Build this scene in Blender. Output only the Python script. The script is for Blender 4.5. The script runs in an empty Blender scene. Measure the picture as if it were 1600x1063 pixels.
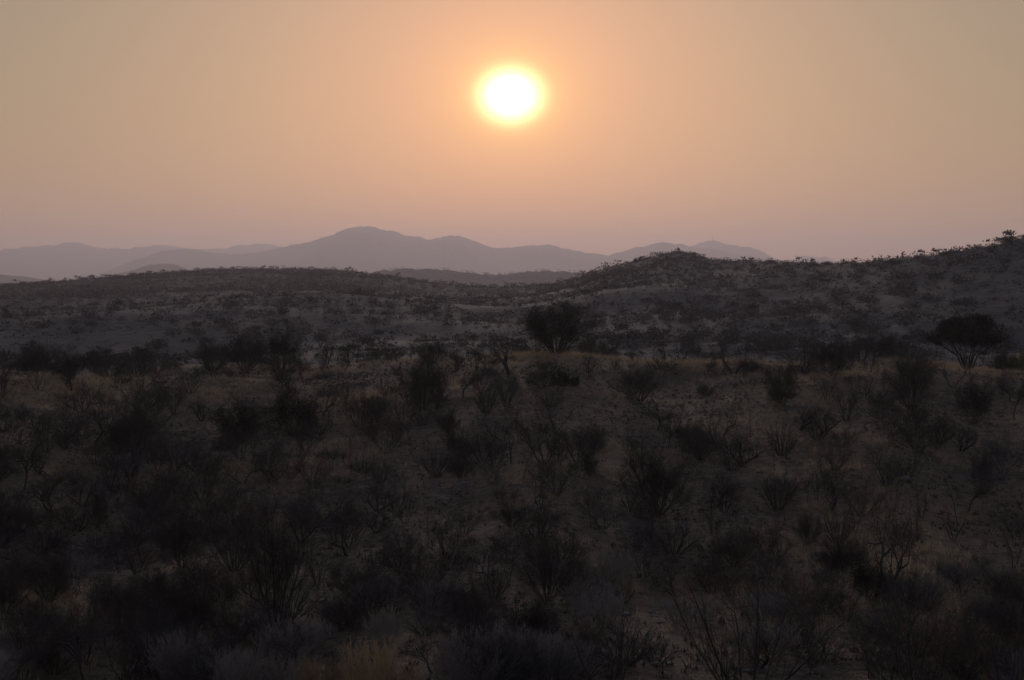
import bpy, math, random
import numpy as np

sc = bpy.context.scene
COL = sc.collection
R = math.radians

# ---------------------------------------------------------------- camera
F_PX = 2462.0                      # focal length in pixels of the 1600-wide photograph (about 36 degrees across)
PITCH = math.atan((531.5 - 440.0) / F_PX)
cam_d = bpy.data.cameras.new('camera')
cam_d.sensor_width = 36.0
cam_d.lens = 36.0 * F_PX / 1600.0
cam_d.clip_start = 0.1
cam_d.clip_end = 80000.0
cam = bpy.data.objects.new('camera', cam_d)
COL.objects.link(cam)
cam.location = (0, 0, 0)
cam.rotation_euler = (math.pi / 2 - PITCH, 0, 0)
sc.camera = cam


def pix(px, py):
    """unit ray of a photograph pixel"""
    x, y, f = (px - 800.0) / F_PX, -(py - 531.5) / F_PX, 1.0
    c, s = math.cos(PITCH), math.sin(PITCH)
    v = np.array([x, f * c + y * s, -f * s + y * c])
    return v / np.linalg.norm(v)


def az_tan(px, py):
    v = pix(px, py)
    return math.atan2(v[0], v[1]), v[2] / math.hypot(v[0], v[1])


# ---------------------------------------------------------------- sky and sun
SUN = pix(798, 150)
SUN_EL = math.asin(SUN[2])
SUN_AZ = math.atan2(SUN[0], SUN[1])

world = bpy.data.worlds.new('World')
sc.world = world
world.use_nodes = True
nt = world.node_tree
nt.nodes.clear()


def N(tree, t, **kw):
    n = tree.nodes.new(t)
    for k, v in kw.items():
        setattr(n, k, v)
    return n


def M(tree, op, a, b=None, c=None, clamp=False):
    n = N(tree, 'ShaderNodeMath', operation=op, use_clamp=clamp)
    for i, v in enumerate((a, b, c)):
        if v is None:
            continue
        if isinstance(v, (int, float)):
            n.inputs[i].default_value = v
        else:
            tree.links.new(v, n.inputs[i])
    return n.outputs[0]


def dot(tree, vec, const):
    n = N(tree, 'ShaderNodeVectorMath', operation='DOT_PRODUCT')
    tree.links.new(vec, n.inputs[0])
    n.inputs[1].default_value = const
    return n.outputs['Value']


def build_sky():
    out = N(nt, 'ShaderNodeOutputWorld')
    tc = N(nt, 'ShaderNodeTexCoord')
    d = tc.outputs['Generated']
    # clear air above the dust layer
    sky = N(nt, 'ShaderNodeTexSky', sky_type='NISHITA')
    sky.sun_disc = False
    sky.sun_elevation = SUN_EL
    sky.sun_rotation = SUN_AZ
    sky.air_density = 1.0
    sky.dust_density = 4.0
    sky.ozone_density = 2.0
    bg0 = N(nt, 'ShaderNodeBackground')
    nt.links.new(sky.outputs[0], bg0.inputs[0])
    bg0.inputs[1].default_value = SKY_STRENGTH
    # dust and smoke around the sun: brightness falls off with the angle from the sun (the disc a little flattened by refraction)
    up = np.array([0, 0, 1.0]) - SUN * SUN[2]
    up /= np.linalg.norm(up)
    side = np.cross(SUN, up)
    u = dot(nt, d, tuple(side))
    v = M(nt, 'MULTIPLY', dot(nt, d, tuple(up)), 1.19)
    w = dot(nt, d, tuple(SUN))
    rad = M(nt, 'SQRT', M(nt, 'ADD', M(nt, 'MULTIPLY', u, u), M(nt, 'MULTIPLY', v, v)))
    ang = M(nt, 'MULTIPLY', M(nt, 'ARCTAN2', rad, w), 180 / math.pi)
    shader = bg0.outputs[0]

    def layer(fac, col):
        nonlocal shader
        k = max(col) or 1.0
        b = N(nt, 'ShaderNodeBackground')
        b.inputs[0].default_value = (col[0] / k, col[1] / k, col[2] / k, 1)
        nt.links.new(M(nt, 'MULTIPLY', fac, k), b.inputs[1])
        a = N(nt, 'ShaderNodeAddShader')
        nt.links.new(shader, a.inputs[0])
        nt.links.new(b.outputs[0], a.inputs[1])
        shader = a.outputs[0]

    z = dot(nt, d, (0, 0, 1))
    el = M(nt, 'MULTIPLY', M(nt, 'ARCSINE', M(nt, 'MAXIMUM', z, 0.0)), 180 / math.pi)
    side_f = M(nt, 'ADD', M(nt, 'MULTIPLY', M(nt, 'ADD', w, 1.0), 0.5 * (1 - SKY_BACK)), SKY_BACK)   # smoke is brighter on the sun's side of the sky
    for kind, scale, col in SKY_LAYERS:
        if max(col) <= 0:
            continue
        if kind == 'disc':
            q = M(nt, 'MULTIPLY', ang, 1.0 / scale)
            layer(M(nt, 'EXPONENT', M(nt, 'MULTIPLY', M(nt, 'MULTIPLY', q, q), -1.0)), col)
        elif kind == 'glow':                 # aureole of the sun in the smoke
            layer(M(nt, 'EXPONENT', M(nt, 'MULTIPLY', ang, -1.0 / scale)), col)
        elif kind == 'dome':                 # clearer air overhead, above the smoke
            layer(M(nt, 'SUBTRACT', 1.0, M(nt, 'EXPONENT', M(nt, 'MULTIPLY', el, -1.0 / scale))), col)
        else:                                # the smoke layer: thick near the horizon, thinning upward
            layer(M(nt, 'MULTIPLY', side_f, M(nt, 'EXPONENT', M(nt, 'MULTIPLY', el, -1.0 / scale))), col)
    nt.links.new(shader, out.inputs[0])


SKY_STRENGTH = 0.008
SKY_BACK = 0.40
SKY_LAYERS = [
    ('disc', 0.80, (7.6, 6.0, 3.2)),
    ('glow', 1.2, (0.92, 0.74, 0.0)),
    ('glow', 3.5, (0.46, 0.04, 0.0)),
    ('glow', 12.0, (0.30, 0.0, 0.0)),
    ('dust', 4.0, (0.34, 0.0, 0.0)),
    ('dust', 22.0, (0.240, 0.266, 0.092)),
    ('dome', 21.0, (0.090, 0.112, 0.210)),
]
build_sky()

sun_d = bpy.data.lights.new('sun', 'SUN')
sun_d.energy = 1.3
sun_d.angle = R(10)
sun_d.color = (1.0, 0.82, 0.72)
sun_o = bpy.data.objects.new('sun', sun_d)
COL.objects.link(sun_o)
sun_o.location = tuple(SUN * 300)
from mathutils import Vector
sun_o.rotation_euler = Vector(tuple(SUN)).to_track_quat('Z', 'Y').to_euler()

vs = sc.view_settings
vs.view_transform = 'Standard'
vs.look = 'None'
vs.exposure = 0.0
vs.gamma = 1.0
vs.use_curve_mapping = False
sc.cycles.use_denoising = True
sc.cycles.use_adaptive_sampling = False
sc.cycles.max_bounces = 4
sc.cycles.diffuse_bounces = 2
sc.cycles.glossy_bounces = 1
sc.cycles.transmission_bounces = 2
sc.cycles.volume_bounces = 0
sc.cycles.caustics_reflective = False
sc.cycles.caustics_refractive = False

HAZE_DENSITY = 0.000112
HAZE_COLOR = (0.88, 0.812, 0.885)
HAZE_G = 0.45

# ---------------------------------------------------------------- helpers
def tag(o, label=None, cat=None, group=None, kind=None):
    if label: o['label'] = label
    if cat: o['category'] = cat
    if group: o['group'] = group
    if kind: o['kind'] = kind
    return o


def mesh_from(name, verts, faces, mat=None, smooth=False):
    """verts (n,3), faces (m,k) integer array (k = 3 or 4)"""
    me = bpy.data.meshes.new(name)
    verts = np.ascontiguousarray(verts, dtype=np.float32)
    faces = np.ascontiguousarray(faces, dtype=np.int32)
    k = faces.shape[1]
    me.vertices.add(len(verts))
    me.vertices.foreach_set('co', verts.ravel())
    me.loops.add(faces.size)
    me.loops.foreach_set('vertex_index', faces.ravel())
    me.polygons.add(len(faces))
    me.polygons.foreach_set('loop_start', np.arange(0, faces.size, k, dtype=np.int32))
    me.polygons.foreach_set('loop_total', np.full(len(faces), k, dtype=np.int32))
    me.update(calc_edges=True)
    if smooth:
        me.polygons.foreach_set('use_smooth', np.ones(len(faces), dtype=bool))
    if mat:
        me.materials.append(mat)
    return me


def obj(name, me, parent=None, loc=(0, 0, 0)):
    o = bpy.data.objects.new(name, me)
    COL.objects.link(o)
    o.location = loc
    if parent:
        o.parent = parent
    return o


class Noise:
    """smooth fractal noise as a sum of random plane waves; works on arrays"""
    def __init__(self, seed, wavelengths, amps, n=9):
        rg = np.random.default_rng(seed)
        self.w = []
        for lam, a in zip(wavelengths, amps):
            for _ in range(n):
                th = rg.uniform(0, 2 * math.pi)
                l = lam * rg.uniform(0.7, 1.4)
                self.w.append((2 * math.pi / l * math.cos(th), 2 * math.pi / l * math.sin(th), rg.uniform(0, 6.28), a / math.sqrt(n) * 1.2))

    def __call__(self, x, y):
        t = np.zeros(np.broadcast(x, y).shape)
        for kx, ky, p, a in self.w:
            t = t + a * np.sin(kx * x + ky * y + p)
        return t


# ---------------------------------------------------------------- materials
def new_mat(name):
    m = bpy.data.materials.new(name)
    m.use_nodes = True
    t = m.node_tree
    b = t.nodes['Principled BSDF']
    b.inputs['Roughness'].default_value = 0.95
    b.inputs['Specular IOR Level'].default_value = 0.15
    return m, t, b


def noise_node(t, scale, detail=5, rough=0.6, vec=None):
    n = N(t, 'ShaderNodeTexNoise')
    n.inputs['Scale'].default_value = scale
    n.inputs['Detail'].default_value = detail
    n.inputs['Roughness'].default_value = rough
    if vec is not None:
        t.links.new(vec, n.inputs['Vector'])
    return n.outputs['Fac']


def ramp(t, fac, stops):
    n = N(t, 'ShaderNodeValToRGB')
    el = n.color_ramp.elements
    while len(el) < len(stops):
        el.new(0.5)
    for e, (p, c) in zip(el, stops):
        e.position = p
        e.color = (*c, 1)
    t.links.new(fac, n.inputs[0])
    return n.outputs[0]


def mix(t, fac, a, b, blend='MIX'):
    n = N(t, 'ShaderNodeMix', data_type='RGBA', blend_type=blend)
    for s, v in ((n.inputs[0], fac), (n.inputs[6], a), (n.inputs[7], b)):
        if isinstance(v, (int, float)):
            s.default_value = v
        elif isinstance(v, tuple):
            s.default_value = (*v, 1)
        else:
            t.links.new(v, s)
    return n.outputs[2]


def ground_material(name, dark, mid, light, grass, s_patch, s_fine, bump=0.3, bdist=0.15):
    """stony earth with patches of dry grass"""
    m, t, b = new_mat(name)
    geo = N(t, 'ShaderNodeNewGeometry')
    p = geo.outputs['Position']
    big = noise_node(t, s_patch, 4, 0.55, p)
    fine = noise_node(t, s_fine, 8, 0.75, p)
    med = noise_node(t, s_fine * 0.20, 5, 0.7, p)
    c = ramp(t, fine, [(0.36, dark), (0.5, mid), (0.64, light)])
    c = mix(t, ramp(t, med, [(0.42, (0, 0, 0)), (0.56, (1, 1, 1))]), mix(t, 0.55, c, dark), c)
    g = ramp(t, big, [(0.47, (0, 0, 0)), (0.62, (1, 1, 1))])
    c = mix(t, g, c, mix(t, fine, tuple(0.6 * v for v in grass), grass))
    dk = noise_node(t, s_fine * 0.55, 6, 0.8, p)
    c = mix(t, ramp(t, dk, [(0.52, (0, 0, 0)), (0.60, (1, 1, 1))]), c, mix(t, 0.8, c, dark))       # low dark herbage
    vor = N(t, 'ShaderNodeTexVoronoi')
    vor.inputs['Scale'].default_value = s_fine * 2.2
    t.links.new(p, vor.inputs['Vector'])
    st = ramp(t, vor.outputs['Distance'], [(0.0, (1, 1, 1)), (0.22, (1, 1, 1)), (0.30, (0, 0, 0))])
    pick = ramp(t, noise_node(t, s_patch * 3.1, 3, 0.6, p), [(0.5, (0, 0, 0)), (0.6, (1, 1, 1))])
    c = mix(t, mix(t, 1.0, st, pick, 'MULTIPLY'), c, light)
    t.links.new(c, b.inputs['Base Color'])
    bn = N(t, 'ShaderNodeBump')
    bn.inputs['Strength'].default_value = bump
    bn.inputs['Distance'].default_value = bdist
    t.links.new(fine, bn.inputs['Height'])
    t.links.new(bn.outputs[0], b.inputs['Normal'])
    return m


def bark_material(name, a, b_, vary=0.35):
    """twigs and bark: colour varies from plant to plant and along the wood"""
    m, t, b = new_mat(name)
    oi = N(t, 'ShaderNodeObjectInfo')
    tc = N(t, 'ShaderNodeTexCoord')
    f = noise_node(t, 3.0, 4, 0.6, tc.outputs['Object'])
    c = mix(t, f, a, b_)
    hsv = N(t, 'ShaderNodeHueSaturation')
    t.links.new(c, hsv.inputs['Color'])
    mr = N(t, 'ShaderNodeMapRange')
    t.links.new(oi.outputs['Random'], mr.inputs[0])
    mr.inputs['To Min'].default_value = 1 - vary
    mr.inputs['To Max'].default_value = 1 + vary
    t.links.new(mr.outputs[0], hsv.inputs['Value'])
    t.links.new(hsv.outputs[0], b.inputs['Base Color'])
    return m


def leaf_material(name, a, b_, trans=0.35):
    m, t, b = new_mat(name)
    geo = N(t, 'ShaderNodeNewGeometry')
    f = noise_node(t, 1.7, 4, 0.7, geo.outputs['Position'])
    c = mix(t, f, a, b_)
    t.links.new(c, b.inputs['Base Color'])
    tr = N(t, 'ShaderNodeBsdfTranslucent')
    t.links.new(c, tr.inputs[0])
    ms = N(t, 'ShaderNodeMixShader')
    ms.inputs[0].default_value = trans
    t.links.new(b.outputs[0], ms.inputs[1])
    t.links.new(tr.outputs[0], ms.inputs[2])
    t.links.new(ms.outputs[0], t.nodes['Material Output'].inputs[0])
    return m


MAT = {
    'ground': ground_material('stony_slope', (0.040, 0.028, 0.021), (0.110, 0.078, 0.055), (0.22, 0.167, 0.123), (0.195, 0.136, 0.081), 0.11, 2.6, 0.9, 0.18),
    'hill': ground_material('hill_scrubland', (0.024, 0.024, 0.027), (0.060, 0.060, 0.062), (0.11, 0.108, 0.106), (0.10, 0.093, 0.082), 0.02, 0.22, 0.4, 0.8),
    'plain': ground_material('distant_plain', (0.05, 0.047, 0.042), (0.08, 0.075, 0.065), (0.12, 0.11, 0.095), (0.12, 0.105, 0.08), 0.002, 0.01, 0.0, 1.0),
    'mountain': ground_material('mountain_scrub', (0.035, 0.035, 0.033), (0.06, 0.058, 0.052), (0.09, 0.085, 0.075), (0.08, 0.073, 0.06), 0.0015, 0.008, 0.0, 4.0),
    'bark': bark_material('dark_bark', (0.044, 0.037, 0.032), (0.085, 0.072, 0.062)),
    'thorn': bark_material('brown_thorn_twigs', (0.046, 0.038, 0.033), (0.088, 0.074, 0.064)),
    'twig': bark_material('thorn_twigs', (0.034, 0.033, 0.033), (0.068, 0.066, 0.066)),
    'grey_twig': bark_material('grey_twigs', (0.060, 0.055, 0.050), (0.10, 0.092, 0.085)),
    'red_twig': bark_material('red_brown_twigs', (0.085, 0.050, 0.040), (0.125, 0.075, 0.058)),
    'tan_twig': bark_material('tan_dry_shrub', (0.32, 0.22, 0.125), (0.46, 0.33, 0.20)),
    'feather': bark_material('ashy_dry_shrub', (0.20, 0.17, 0.145), (0.32, 0.275, 0.24)),
    'leaf_dark': leaf_material('dark_evergreen_leaf', (0.012, 0.015, 0.008), (0.030, 0.034, 0.018), 0.1),
    'leaf_green': leaf_material('green_leaf', (0.030, 0.050, 0.016), (0.055, 0.085, 0.028), 0.3),
    'leaf_yellow': leaf_material('yellow_green_leaf', (0.10, 0.095, 0.025), (0.14, 0.13, 0.035), 0.35),
    'leaf_dry': leaf_material('dry_red_leaf', (0.19, 0.10, 0.06), (0.30, 0.17, 0.11), 0.3),
    'grass': leaf_material('dry_grass', (0.26, 0.20, 0.13), (0.50, 0.39, 0.265), 0.5),
    'herb': leaf_material('withered_herbs', (0.030, 0.026, 0.022), (0.12, 0.095, 0.07), 0.2),
    'stone': bark_material('pale_stone', (0.13, 0.11, 0.092), (0.30, 0.265, 0.23)),
    'metal': bark_material('mast_steel', (0.20, 0.20, 0.20), (0.25, 0.25, 0.25), 0.05),
}

# ---------------------------------------------------------------- terrain
n_near = Noise(3, [60, 26, 11, 4.5], [0.26, 0.16, 0.07, 0.03])
n_mid = Noise(5, [420, 190, 85, 36, 14], [1.7, 1.0, 0.5, 0.22, 0.08])
n_plain = Noise(7, [5000, 1900, 700], [9, 5, 2.5])

PROFILE = [(0, -1.7), (5, -1.9), (10, -3.0), (17, -5.6), (26, -8.4), (38, -10.3), (52, -11.3), (70, -11.55), (92, -10.75), (115, -9.45), (135, -8.35), (150, -8.0), (165, -8.7), (190, -11.5), (230, -15.2), (300, -15.6)]
PR = np.array([p[0] for p in PROFILE], float)
PZ = np.array([p[1] for p in PROFILE], float)


def smooth_lerp(x, xs, zs):
    """monotone cubic through the points (Catmull-Rom slopes)"""
    m = np.gradient(zs, xs)
    i = np.clip(np.searchsorted(xs, x) - 1, 0, len(xs) - 2)
    h = xs[i + 1] - xs[i]
    s = np.clip((x - xs[i]) / h, 0, 1)
    return ((2 * s**3 - 3 * s**2 + 1) * zs[i] + (s**3 - 2 * s**2 + s) * h * m[i] + (-2 * s**3 + 3 * s**2) * zs[i + 1] + (s**3 - s**2) * h * m[i + 1])


# skyline of the middle hills: photograph column, row, distance of the crest in metres
CREST = [(-500, 452, 1500), (-250, 455, 1500), (0, 447, 1500), (100, 441, 1500), (200, 432, 1500), (310, 424, 1500), (420, 421, 1500), (520, 422, 1500), (600, 431, 1500),
         (700, 447, 1450), (780, 453, 1300), (830, 449, 1150), (880, 440, 1000), (950, 419, 900), (1000, 408, 900), (1040, 398, 900), (1063, 394, 900), (1085, 399, 900),
         (1110, 405, 900), (1200, 410, 760), (1300, 414, 640), (1400, 405, 580), (1500, 391, 550), (1560, 380, 550), (1600, 370, 550), (1700, 352, 550), (1900, 330, 550), (2200, 330, 550)]
_c = [az_tan(a, b) for a, b, _ in CREST]
CA = np.array([c[0] for c in _c])
CD = np.array([c[2] for c in CREST], float)
CZ = np.array([c[1] for c in _c]) * CD


def terrain(x, y):
    x = np.asarray(x, float)
    y = np.asarray(y, float)
    r = np.hypot(x, y)
    az = np.arctan2(x, y)
    a = np.clip(az, CA[0], CA[-1])
    zc = smooth_lerp(a, CA, CZ)
    D = np.interp(a, CA, CD)
    near = smooth_lerp(np.clip(r, 0, 300), PR, PZ)
    wob = np.clip(r / 40, 0.1, 1) * n_near(x, y)
    # the front of the slope is higher on the right of the picture than on the left
    near = near + np.clip((r - 20) / 60, 0, 1) * np.clip((190 - r) / 40, 0, 1) * (0.35 * np.sin(az * 9 + 0.6) + 0.34 * np.sin(az * 17 + 2.2) + 0.30 * np.sin(az * 31 + 1.0) + 0.18 * np.sin(az * 57))
    s = np.clip((r - 300) / (D - 300), 0, 1)
    face = -15.6 + (zc + 15.6) * (0.55 * s + 0.45 * s**2.0)
    back = np.clip((r - D) / 800, 0, 1)
    back = back * back * (3 - 2 * back)
    mid = face + back * (-42 - zc)
    fold = np.clip((r - 230) / 120, 0, 1) * n_mid(x, y)
    crest_keep = np.exp(-((r - D) / 110.0) ** 2)          # the skyline keeps its outline
    far = np.clip((r - 2300) / 1500, 0, 1)
    z = np.where(r < 300, near, mid) + wob * np.clip((500 - r) / 250, 0, 1) + fold * (1 - 0.85 * crest_keep) * (1 - 0.5 * far)
    return z + far * n_plain(x, y)


def hit(px, py, r0=12.0, r1=2400.0):
    """where the ray through a photograph pixel meets the ground"""
    v = pix(px, py)
    rr = np.concatenate([np.arange(r0, 240, 0.25), np.arange(240, r1, 1.5)])
    hh = math.hypot(v[0], v[1])
    x, y, z = v[0] / hh * rr, v[1] / hh * rr, v[2] / hh * rr
    below = z < terrain(x, y)
    if not below.any():
        return None
    i = int(np.argmax(below))
    return np.array([x[i], y[i], float(terrain(x[i], y[i]))]), rr[i]


def build_ground():
    fine = np.radians(np.arange(-27, 27.01, 0.14))
    coarse = np.radians(np.concatenate([np.arange(32, 330, 5.0)]))
    az = np.concatenate([fine, coarse])
    na = len(az)

    def sheet(name, rr, mat):
        A, RR = np.meshgrid(az, rr)
        X, Y = np.sin(A) * RR, np.cos(A) * RR
        Z = terrain(X, Y)
        V = np.stack([X, Y, Z], -1).reshape(-1, 3)
        i = np.arange(len(rr) - 1)[:, None] * na
        j = np.arange(na)[None, :]
        jn = (j + 1) % na
        Fq = np.stack([i + j, i + jn, i + na + jn, i + na + j], -1).reshape(-1, 4)[:, ::-1]
        return tag(obj(name, mesh_from(name, V, Fq, mat, True)), kind='structure')

    r1 = np.concatenate([[0.05, 0.6, 1.5, 3], np.arange(4.5, 30, 1.0), np.arange(30, 175, 0.6), np.arange(175, 241, 2.5)])
    r2 = np.concatenate([[r1[-1]], np.arange(246, 1000, 3.5), np.arange(1000, 1580, 5), np.arange(1580, 2420, 30)])
    r3 = np.concatenate([[r2[-1]], np.geomspace(2440, 20500, 46)])
    sheet('ground', r1, MAT['ground'])
    sheet('hills', r2, MAT['hill'])
    sheet('plain', r3, MAT['plain'])


def mountain(name, pts, D, depth, label, seed, base=-60.0, mat='mountain', rough=1.0):
    """a ridge whose crest passes through the given photograph points at distance D, with spurs down both flanks"""
    a = np.array([az_tan(x, y)[0] for x, y in pts])
    zc = np.array([az_tan(x, y)[1] for x, y in pts]) * D
    A = np.linspace(a[0], a[-1], max(60, int((a[-1] - a[0]) / R(0.06))))
    Z = smooth_lerp(A, a, zc)
    nz = Noise(seed, [D * 0.05, D * 0.02, D * 0.008], [0.22, 0.16, 0.07])
    crest_n = Noise(seed + 50, [D * 0.012, D * 0.004, D * 0.0016], [0.010, 0.007, 0.004])
    T = np.linspace(-1, 1, 49)
    AA, TT = np.meshgrid(A, T)
    RR = D + TT * depth + 0.12 * depth * np.sin(AA * 40 + seed)
    X, Y = np.sin(AA) * RR, np.cos(AA) * RR
    k = 1 - np.abs(TT)
    prof = 0.65 * k + 0.35 * k * k
    H = np.maximum(Z[None, :] - base, 0)
    spur = nz(X, Y) * (k * (1 - k) * 4) * rough
    ZZ = base + H * np.clip(prof + 0.35 * prof * spur, 0, None) + H * crest_n(X, Y) * k
    nA, nT = len(A), len(T)
    i = np.arange(nT - 1)[:, None] * nA
    j = np.arange(nA - 1)[None, :]
    Fq = np.stack([i + j, i + j + 1, i + nA + j + 1, i + nA + j], -1).reshape(-1, 4)[:, ::-1]
    o = obj(name, mesh_from(name, np.stack([X, Y, ZZ], -1).reshape(-1, 3), Fq, MAT[mat], True))
    return tag(o, label, None, None, 'structure')


build_ground()
SADDLE = [(430, 452), (520, 438), (590, 424), (630, 420), (670, 421), (720, 425), (770, 431), (815, 426), (860, 424), (910, 427), (960, 438), (1050, 455)]
mountain('saddle_hill', SADDLE, 3500, 500, 'hazy wooded hill in the saddle between the two nearer hills', 11, -75, 'hill')
mountain('low_hill', [(-400, 440), (-200, 430), (-60, 427), (0, 429), (40, 433), (90, 441), (150, 455)], 6500, 1000, 'low blue hill at the left edge behind the near hill', 12)
mountain('dome_hill', [(100, 462), (150, 437), (200, 424), (235, 415), (268, 413), (285, 418), (310, 432), (340, 455)], 7500, 900, 'rounded grey-blue hill rising behind the left hill', 13)
mountain('mountains', [(120, 445), (165, 425), (215, 406), (277, 390), (320, 393), (370, 397), (430, 388), (480, 378), (520, 367), (540, 359), (562, 355), (600, 360), (640, 369), (672, 374), (705, 369), (735, 374), (770, 386), (800, 386), (832, 382), (858, 382), (890, 390), (950, 400), (1010, 408), (1100, 425), (1200, 450)],
         13500, 2100, 'main hazy mountain range with a domed peak under the sun', 14)
mountain('mountains', [(-600, 400), (-350, 385), (-150, 398), (-40, 398), (0, 391), (40, 386), (80, 384), (116, 380), (145, 387), (170, 389), (215, 387), (255, 383), (290, 387), (340, 388), (390, 381), (425, 382), (470, 392), (560, 410), (640, 440)],
         18000, 2300, 'pale far mountain range along the left horizon', 15)
mountain('mountains', [(900, 420), (945, 402), (980, 391), (1015, 382), (1046, 378), (1075, 384), (1110, 388), (1150, 397), (1185, 402), (1230, 415), (1300, 440)],
         13600, 1900, 'blue-grey mountain behind the pointed hill', 16)
mountain('mountains', [(1000, 425), (1060, 396), (1090, 381), (1113, 376), (1130, 380), (1155, 387), (1180, 389), (1205, 402), (1225, 408), (1300, 430)],
         16500, 1500, 'faint far peak carrying a tall mast', 17, rough=0.6)
mountain('mountains', [(1215, 425), (1240, 406), (1257, 400), (1275, 402), (1292, 403), (1308, 409), (1350, 430)],
         16700, 1200, 'small faint peak just above the right ridge', 18, rough=0.6)


def build_haze():
    x, lo, hi = 21000.0, -160.0, 530.0
    V = np.array([(sx * x, sy * x, z) for z in (lo, hi) for sx, sy in ((-1, -1), (1, -1), (1, 1), (-1, 1))])
    Fq = np.array([(3, 2, 1, 0), (4, 5, 6, 7), (0, 1, 5, 4), (1, 2, 6, 5), (2, 3, 7, 6), (3, 0, 4, 7)])
    m = bpy.data.materials.new('smoke_haze')
    m.use_nodes = True
    t = m.node_tree
    t.nodes.clear()
    o = N(t, 'ShaderNodeOutputMaterial')
    v = N(t, 'ShaderNodeVolumePrincipled')
    v.inputs['Color'].default_value = (*HAZE_COLOR, 1)
    v.inputs['Density'].default_value = HAZE_DENSITY
    v.inputs['Anisotropy'].default_value = HAZE_G
    t.links.new(v.outputs[0], o.inputs['Volume'])
    tag(obj('haze', mesh_from('haze', V, Fq, m)), 'smoky dusk haze filling the valley air', None, None, 'stuff')


build_haze()

# ---------------------------------------------------------------- plant generator (arrays of branch polylines)
class Geo:
    def __init__(self):
        self.v, self.f, self.n = [], [], 0

    def add(self, v, f):
        self.v.append(v)
        self.f.append(f + self.n)
        self.n += len(v)

    def mesh(self, name, mat, smooth=False):
        return mesh_from(name, np.concatenate(self.v), np.concatenate(self.f), MAT[mat], smooth)


def unit(v):
    return v / np.maximum(np.linalg.norm(v, axis=-1, keepdims=True), 1e-9)


def tubes(P, Rd, sides):
    """P (n,k,3) polylines, Rd (n,k) radii -> quads"""
    n, k, _ = P.shape
    T = unit(np.gradient(P, axis=1))
    ref = np.where(np.abs(T[..., 2:3]) > 0.9, np.array([1.0, 0, 0]), np.array([0, 0, 1.0]))
    U = unit(np.cross(T, ref))
    W = np.cross(T, U)
    a = np.arange(sides) * 2 * math.pi / sides
    V = P[:, :, None, :] + Rd[:, :, None, None] * (np.cos(a)[None, None, :, None] * U[:, :, None, :] + np.sin(a)[None, None, :, None] * W[:, :, None, :])
    V = V.reshape(-1, 3)
    b = (np.arange(n)[:, None, None] * k + np.arange(k - 1)[None, :, None]) * sides
    j = np.arange(sides)[None, None, :]
    jn = (j + 1) % sides
    Fq = np.stack([b + j, b + jn, b + sides + jn, b + sides + j], -1).reshape(-1, 4)
    return V, Fq


def walk(P0, D0, L, k, wiggle, up, rg, droop=0.0):
    """polylines of k points from P0 along D0, wandering, bending towards up"""
    n = len(P0)
    P = np.zeros((n, k, 3))
    P[:, 0] = P0
    D = D0.copy()
    step = (L / (k - 1))[:, None]
    for i in range(1, k):
        D = unit(D + rg.normal(0, wiggle, (n, 3)) + np.array([0, 0, up - droop * i / k]))
        P[:, i] = P[:, i - 1] + D * step
    return P


def branch(P, Rd, c, t0, ang, L, k, wiggle, up, ratio, rg, taper=0.35, t1=1.0, spread=0.5):
    """c children on each polyline"""
    n, kk, _ = P.shape
    t = t0 + (t1 - t0) * ((np.arange(c)[None, :] + rg.uniform(0, 1, (n, c))) / c)
    q = t * (kk - 1)
    i = np.minimum(q.astype(int), kk - 2)
    f = (q - i)[..., None]
    ar = np.arange(n)[:, None]
    p = P[ar, i] * (1 - f) + P[ar, i + 1] * f
    T = unit(P[ar, i + 1] - P[ar, i])
    r = Rd[ar, i] * (1 - f[..., 0]) + Rd[ar, i + 1] * f[..., 0]
    p, T, r = p.reshape(-1, 3), T.reshape(-1, 3), r.reshape(-1)
    rnd = unit(rg.normal(0, 1, (n * c, 3)))
    perp = unit(np.cross(T, rnd))
    th = np.radians(rg.uniform(ang * (1 - spread), ang * (1 + spread), n * c))[:, None]
    D = unit(T * np.cos(th) + perp * np.sin(th))
    ln = L * rg.uniform(0.6, 1.25, n * c) * (1.15 - 0.45 * t.reshape(-1))
    Q = walk(p, D, ln, k, wiggle, up, rg)
    Rc = np.maximum(r * ratio, 0.0)[:, None] * np.linspace(1, taper, k)[None, :]
    return Q, Rc


def stems(n, tilt, L, k, wiggle, up, r, rg, base=0.08, tmin=4, taper=0.35):
    a = np.arange(n) * 2.39996 + rg.uniform(0, 6.28)
    tl = np.radians(tmin + (tilt - tmin) * np.sqrt((np.arange(n) + rg.uniform(0.2, 0.8, n)) / n))
    D = np.stack([np.sin(tl) * np.cos(a), np.sin(tl) * np.sin(a), np.cos(tl)], -1)
    P0 = np.stack([np.cos(a), np.sin(a), np.zeros(n)], -1) * base * rg.uniform(0.3, 1, (n, 1))
    P0[:, 2] = -0.12
    P = walk(P0, D, L * rg.uniform(0.8, 1.12, n), k, wiggle, up, rg)
    return P, (r * rg.uniform(0.7, 1.2, n))[:, None] * np.linspace(1, taper, k)[None, :]


def leaf_quads(P, per, size, rg, jitter):
    pts = P.reshape(-1, 3)
    pts = np.repeat(pts, per, 0) + rg.normal(0, jitter, (len(pts) * per, 3))
    n = len(pts)
    a = unit(rg.normal(0, 1, (n, 3)))
    b = unit(np.cross(a, rg.normal(0, 1, (n, 3))))
    s = (size * rg.uniform(0.6, 1.3, n))[:, None]
    V = np.stack([pts - a * s, pts + b * s * 0.45, pts + a * s, pts - b * s * 0.45], 1).reshape(-1, 3)
    return V, np.arange(n * 4).reshape(-1, 4)


PROTO = {}          # kind -> list of dicts(parts=[(part name, mesh)], h, w)


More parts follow.
